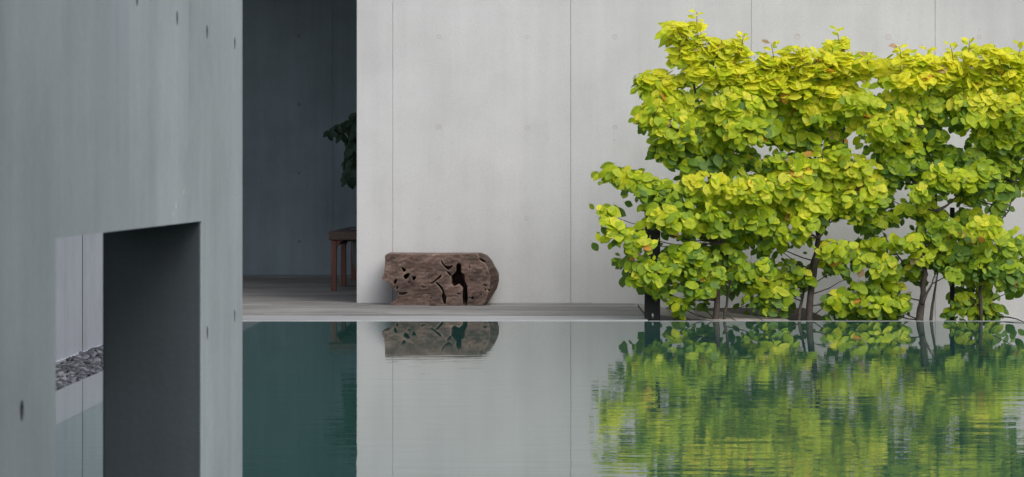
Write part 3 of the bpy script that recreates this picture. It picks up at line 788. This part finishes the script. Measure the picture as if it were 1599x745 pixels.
# fallen twig trailing over the rim at far right
bm = bmesh.new(); pts = [at(1560, 494, 18.9), at(1575, 499, 18.8), at(1588, 503, 18.62), at(1604, 511, 18.3)]
pts[0].z = .01
pts = [Vector(p) for p in pts]; pts[1].z = .012; pts[2].z = .008; pts[3].z = -.004
tube(bm, pts, [.004, .004, .003, .002], 6)
tag(mesh_obj('fallen_twig', bm, M_bark, smooth=True), 'thin bare twig trailing over the pool rim at the right end', 'twig')

# ------------------------------------------------------------------ black posts
def post(x0, x1, ytop, Y, label, cap):
    s = Y/F; X0 = (x0-PX)*s; X1 = (x1-PX)*s; zt = EYE-(ytop-PY)*s; d = X1-X0
    t = empty('steel_post', ((X0+X1)/2, Y+d/2, 0), label, 'post')
    bm = bmesh.new(); box(bm, X0, X1, Y, Y+d, -.08, zt, .003); mesh_obj('post_body', bm, M_black, t)
    if cap:
        bm = bmesh.new(); box(bm, X0-.004, X1+.004, Y-.004, Y+d+.004, zt+.0005, zt+.012, .002); mesh_obj('cap', bm, M_black, t)
        bm = bmesh.new(); tube(bm, [((X0+X1)/2, Y-.012, .002), ((X0+X1)/2, Y-.012, .034)], [.007, .006], 10); mesh_obj('bolt', bm, M_metal, t, smooth=True)
post(1007, 1031, 356, 18.84, 'thick black steel post at the left end of the hedge by the pool', True)
post(1484, 1491, 324, 19.3, 'thin dark stake behind the leaves between the third and fourth hedge trees', False)

# ------------------------------------------------------------------ potted plant, half hidden by the pale wall
def houseplant():
    C0 = Vector((-1.24, 25.6, 0))
    t = empty('potted_plant', C0, 'dark leafy potted plant leaning out from behind the edge of the pale wall', 'plant')
    bm = bmesh.new(); N = 28; prof = [(.0, .004), (.17, .004), (.235, .05), (.27, .16), (.275, .3), (.26, .42), (.235, .42), (.23, .36), (.0, .36)]
    prev = None
    for (rr, z) in prof:
        ring = [bm.verts.new((C0.x+max(rr, .001)*math.cos(2*math.pi*k/N), C0.y+max(rr, .001)*math.sin(2*math.pi*k/N), z)) for k in range(N)]
        if prev:
            for k in range(N): bm.faces.new((prev[k], prev[(k+1) % N], ring[(k+1) % N], ring[k]))
        prev = ring
    bmesh.ops.recalc_face_normals(bm, faces=bm.faces[:])
    mesh_obj('pot', bm, M_pot, t, smooth=True)
    r = random.Random(5)
    bm = bmesh.new(); tube(bm, [C0+Vector((0, 0, .3)), C0+Vector((-.03, 0, .8)), C0+Vector((-.02, 0, 1.25)), C0+Vector((-.12, 0, 1.5))], [.02, .016, .012, .006], 8)
    mesh_obj('stem', bm, M_bark, t, smooth=True)
    lv = []
    def frond(p0, pts, n, L0):
        P = [Vector(p) for p in pts]
        bm = bmesh.new(); tube(bm, [p0]+P, [.005]+[.003]*len(P), 5); mesh_obj('branch', bm, M_twig, t, smooth=True)
        for i in range(n):
            f = i/n*(len(P)-1); k = int(f); q = P[k].lerp(P[min(k+1, len(P)-1)], f-k)
            sgn = 1 if i % 2 else -1
            tip = Vector((sgn*r.uniform(.3, .9), r.uniform(-.5, .4), -r.uniform(.5, 1.0))).normalized()
            nr = Vector((r.uniform(-.4, .4), -1, .5)).normalized(); nr = (nr-tip*nr.dot(tip)).normalized()
            Mx = Matrix.Translation(q+Vector((0, r.uniform(-.03, .03), 0))) @ Matrix((tip.cross(nr), tip, nr)).transposed().to_4x4() @ Matrix.Diagonal((L0*.75, L0, L0, 1))
            lv.append((Mx, r.randrange(7)))
    def q(px, py, dy=0): return at(px, py, 25.6+dy)
    top = C0+Vector((-.12, 0, 1.45))
    frond(top, [q(552, 185), q(535, 192), q(520, 200), q(510, 208)], 14, .085)
    frond(top, [q(556, 176), q(550, 190), q(540, 205), q(530, 215)], 14, .085)
    frond(top, [q(557, 200, .05), q(549, 225, .05), q(545, 250, .05), q(543, 285, .05)], 34, .09)
    frond(top, [q(560, 190, -.1), q(553, 215, -.1), q(551, 245, -.1), q(548, 280, -.1)], 34, .09)
    frond(top, [q(566, 180), q(562, 220), q(560, 255), q(556, 290)], 30, .09)
    for k in range(8):
        a = r.uniform(-1.2, 1.4); l_ = r.uniform(.25, .5)
        e = top+Vector((math.cos(a)*l_, math.sin(a)*l_, -.1)); frond(top, [top.lerp(e, .5)+Vector((0, 0, .06)), e, e+Vector((.03, 0, -.25)), e+Vector((.05, 0, -.5))], 22, .09)
    for i, (Mx, sh) in enumerate(lv):
        if ('h', sh) not in LM:
            me = bpy.data.meshes.new('leaf'); me.from_pydata(GEO[sh][0], [], GEO[sh][1]); me.materials.append(M_inleaf); LM['h', sh] = me
        o = bpy.data.objects.new('leaf', LM['h', sh]); COL.objects.link(o); o.parent = t; o.matrix_local = Matrix.Translation(-C0) @ Mx
houseplant()
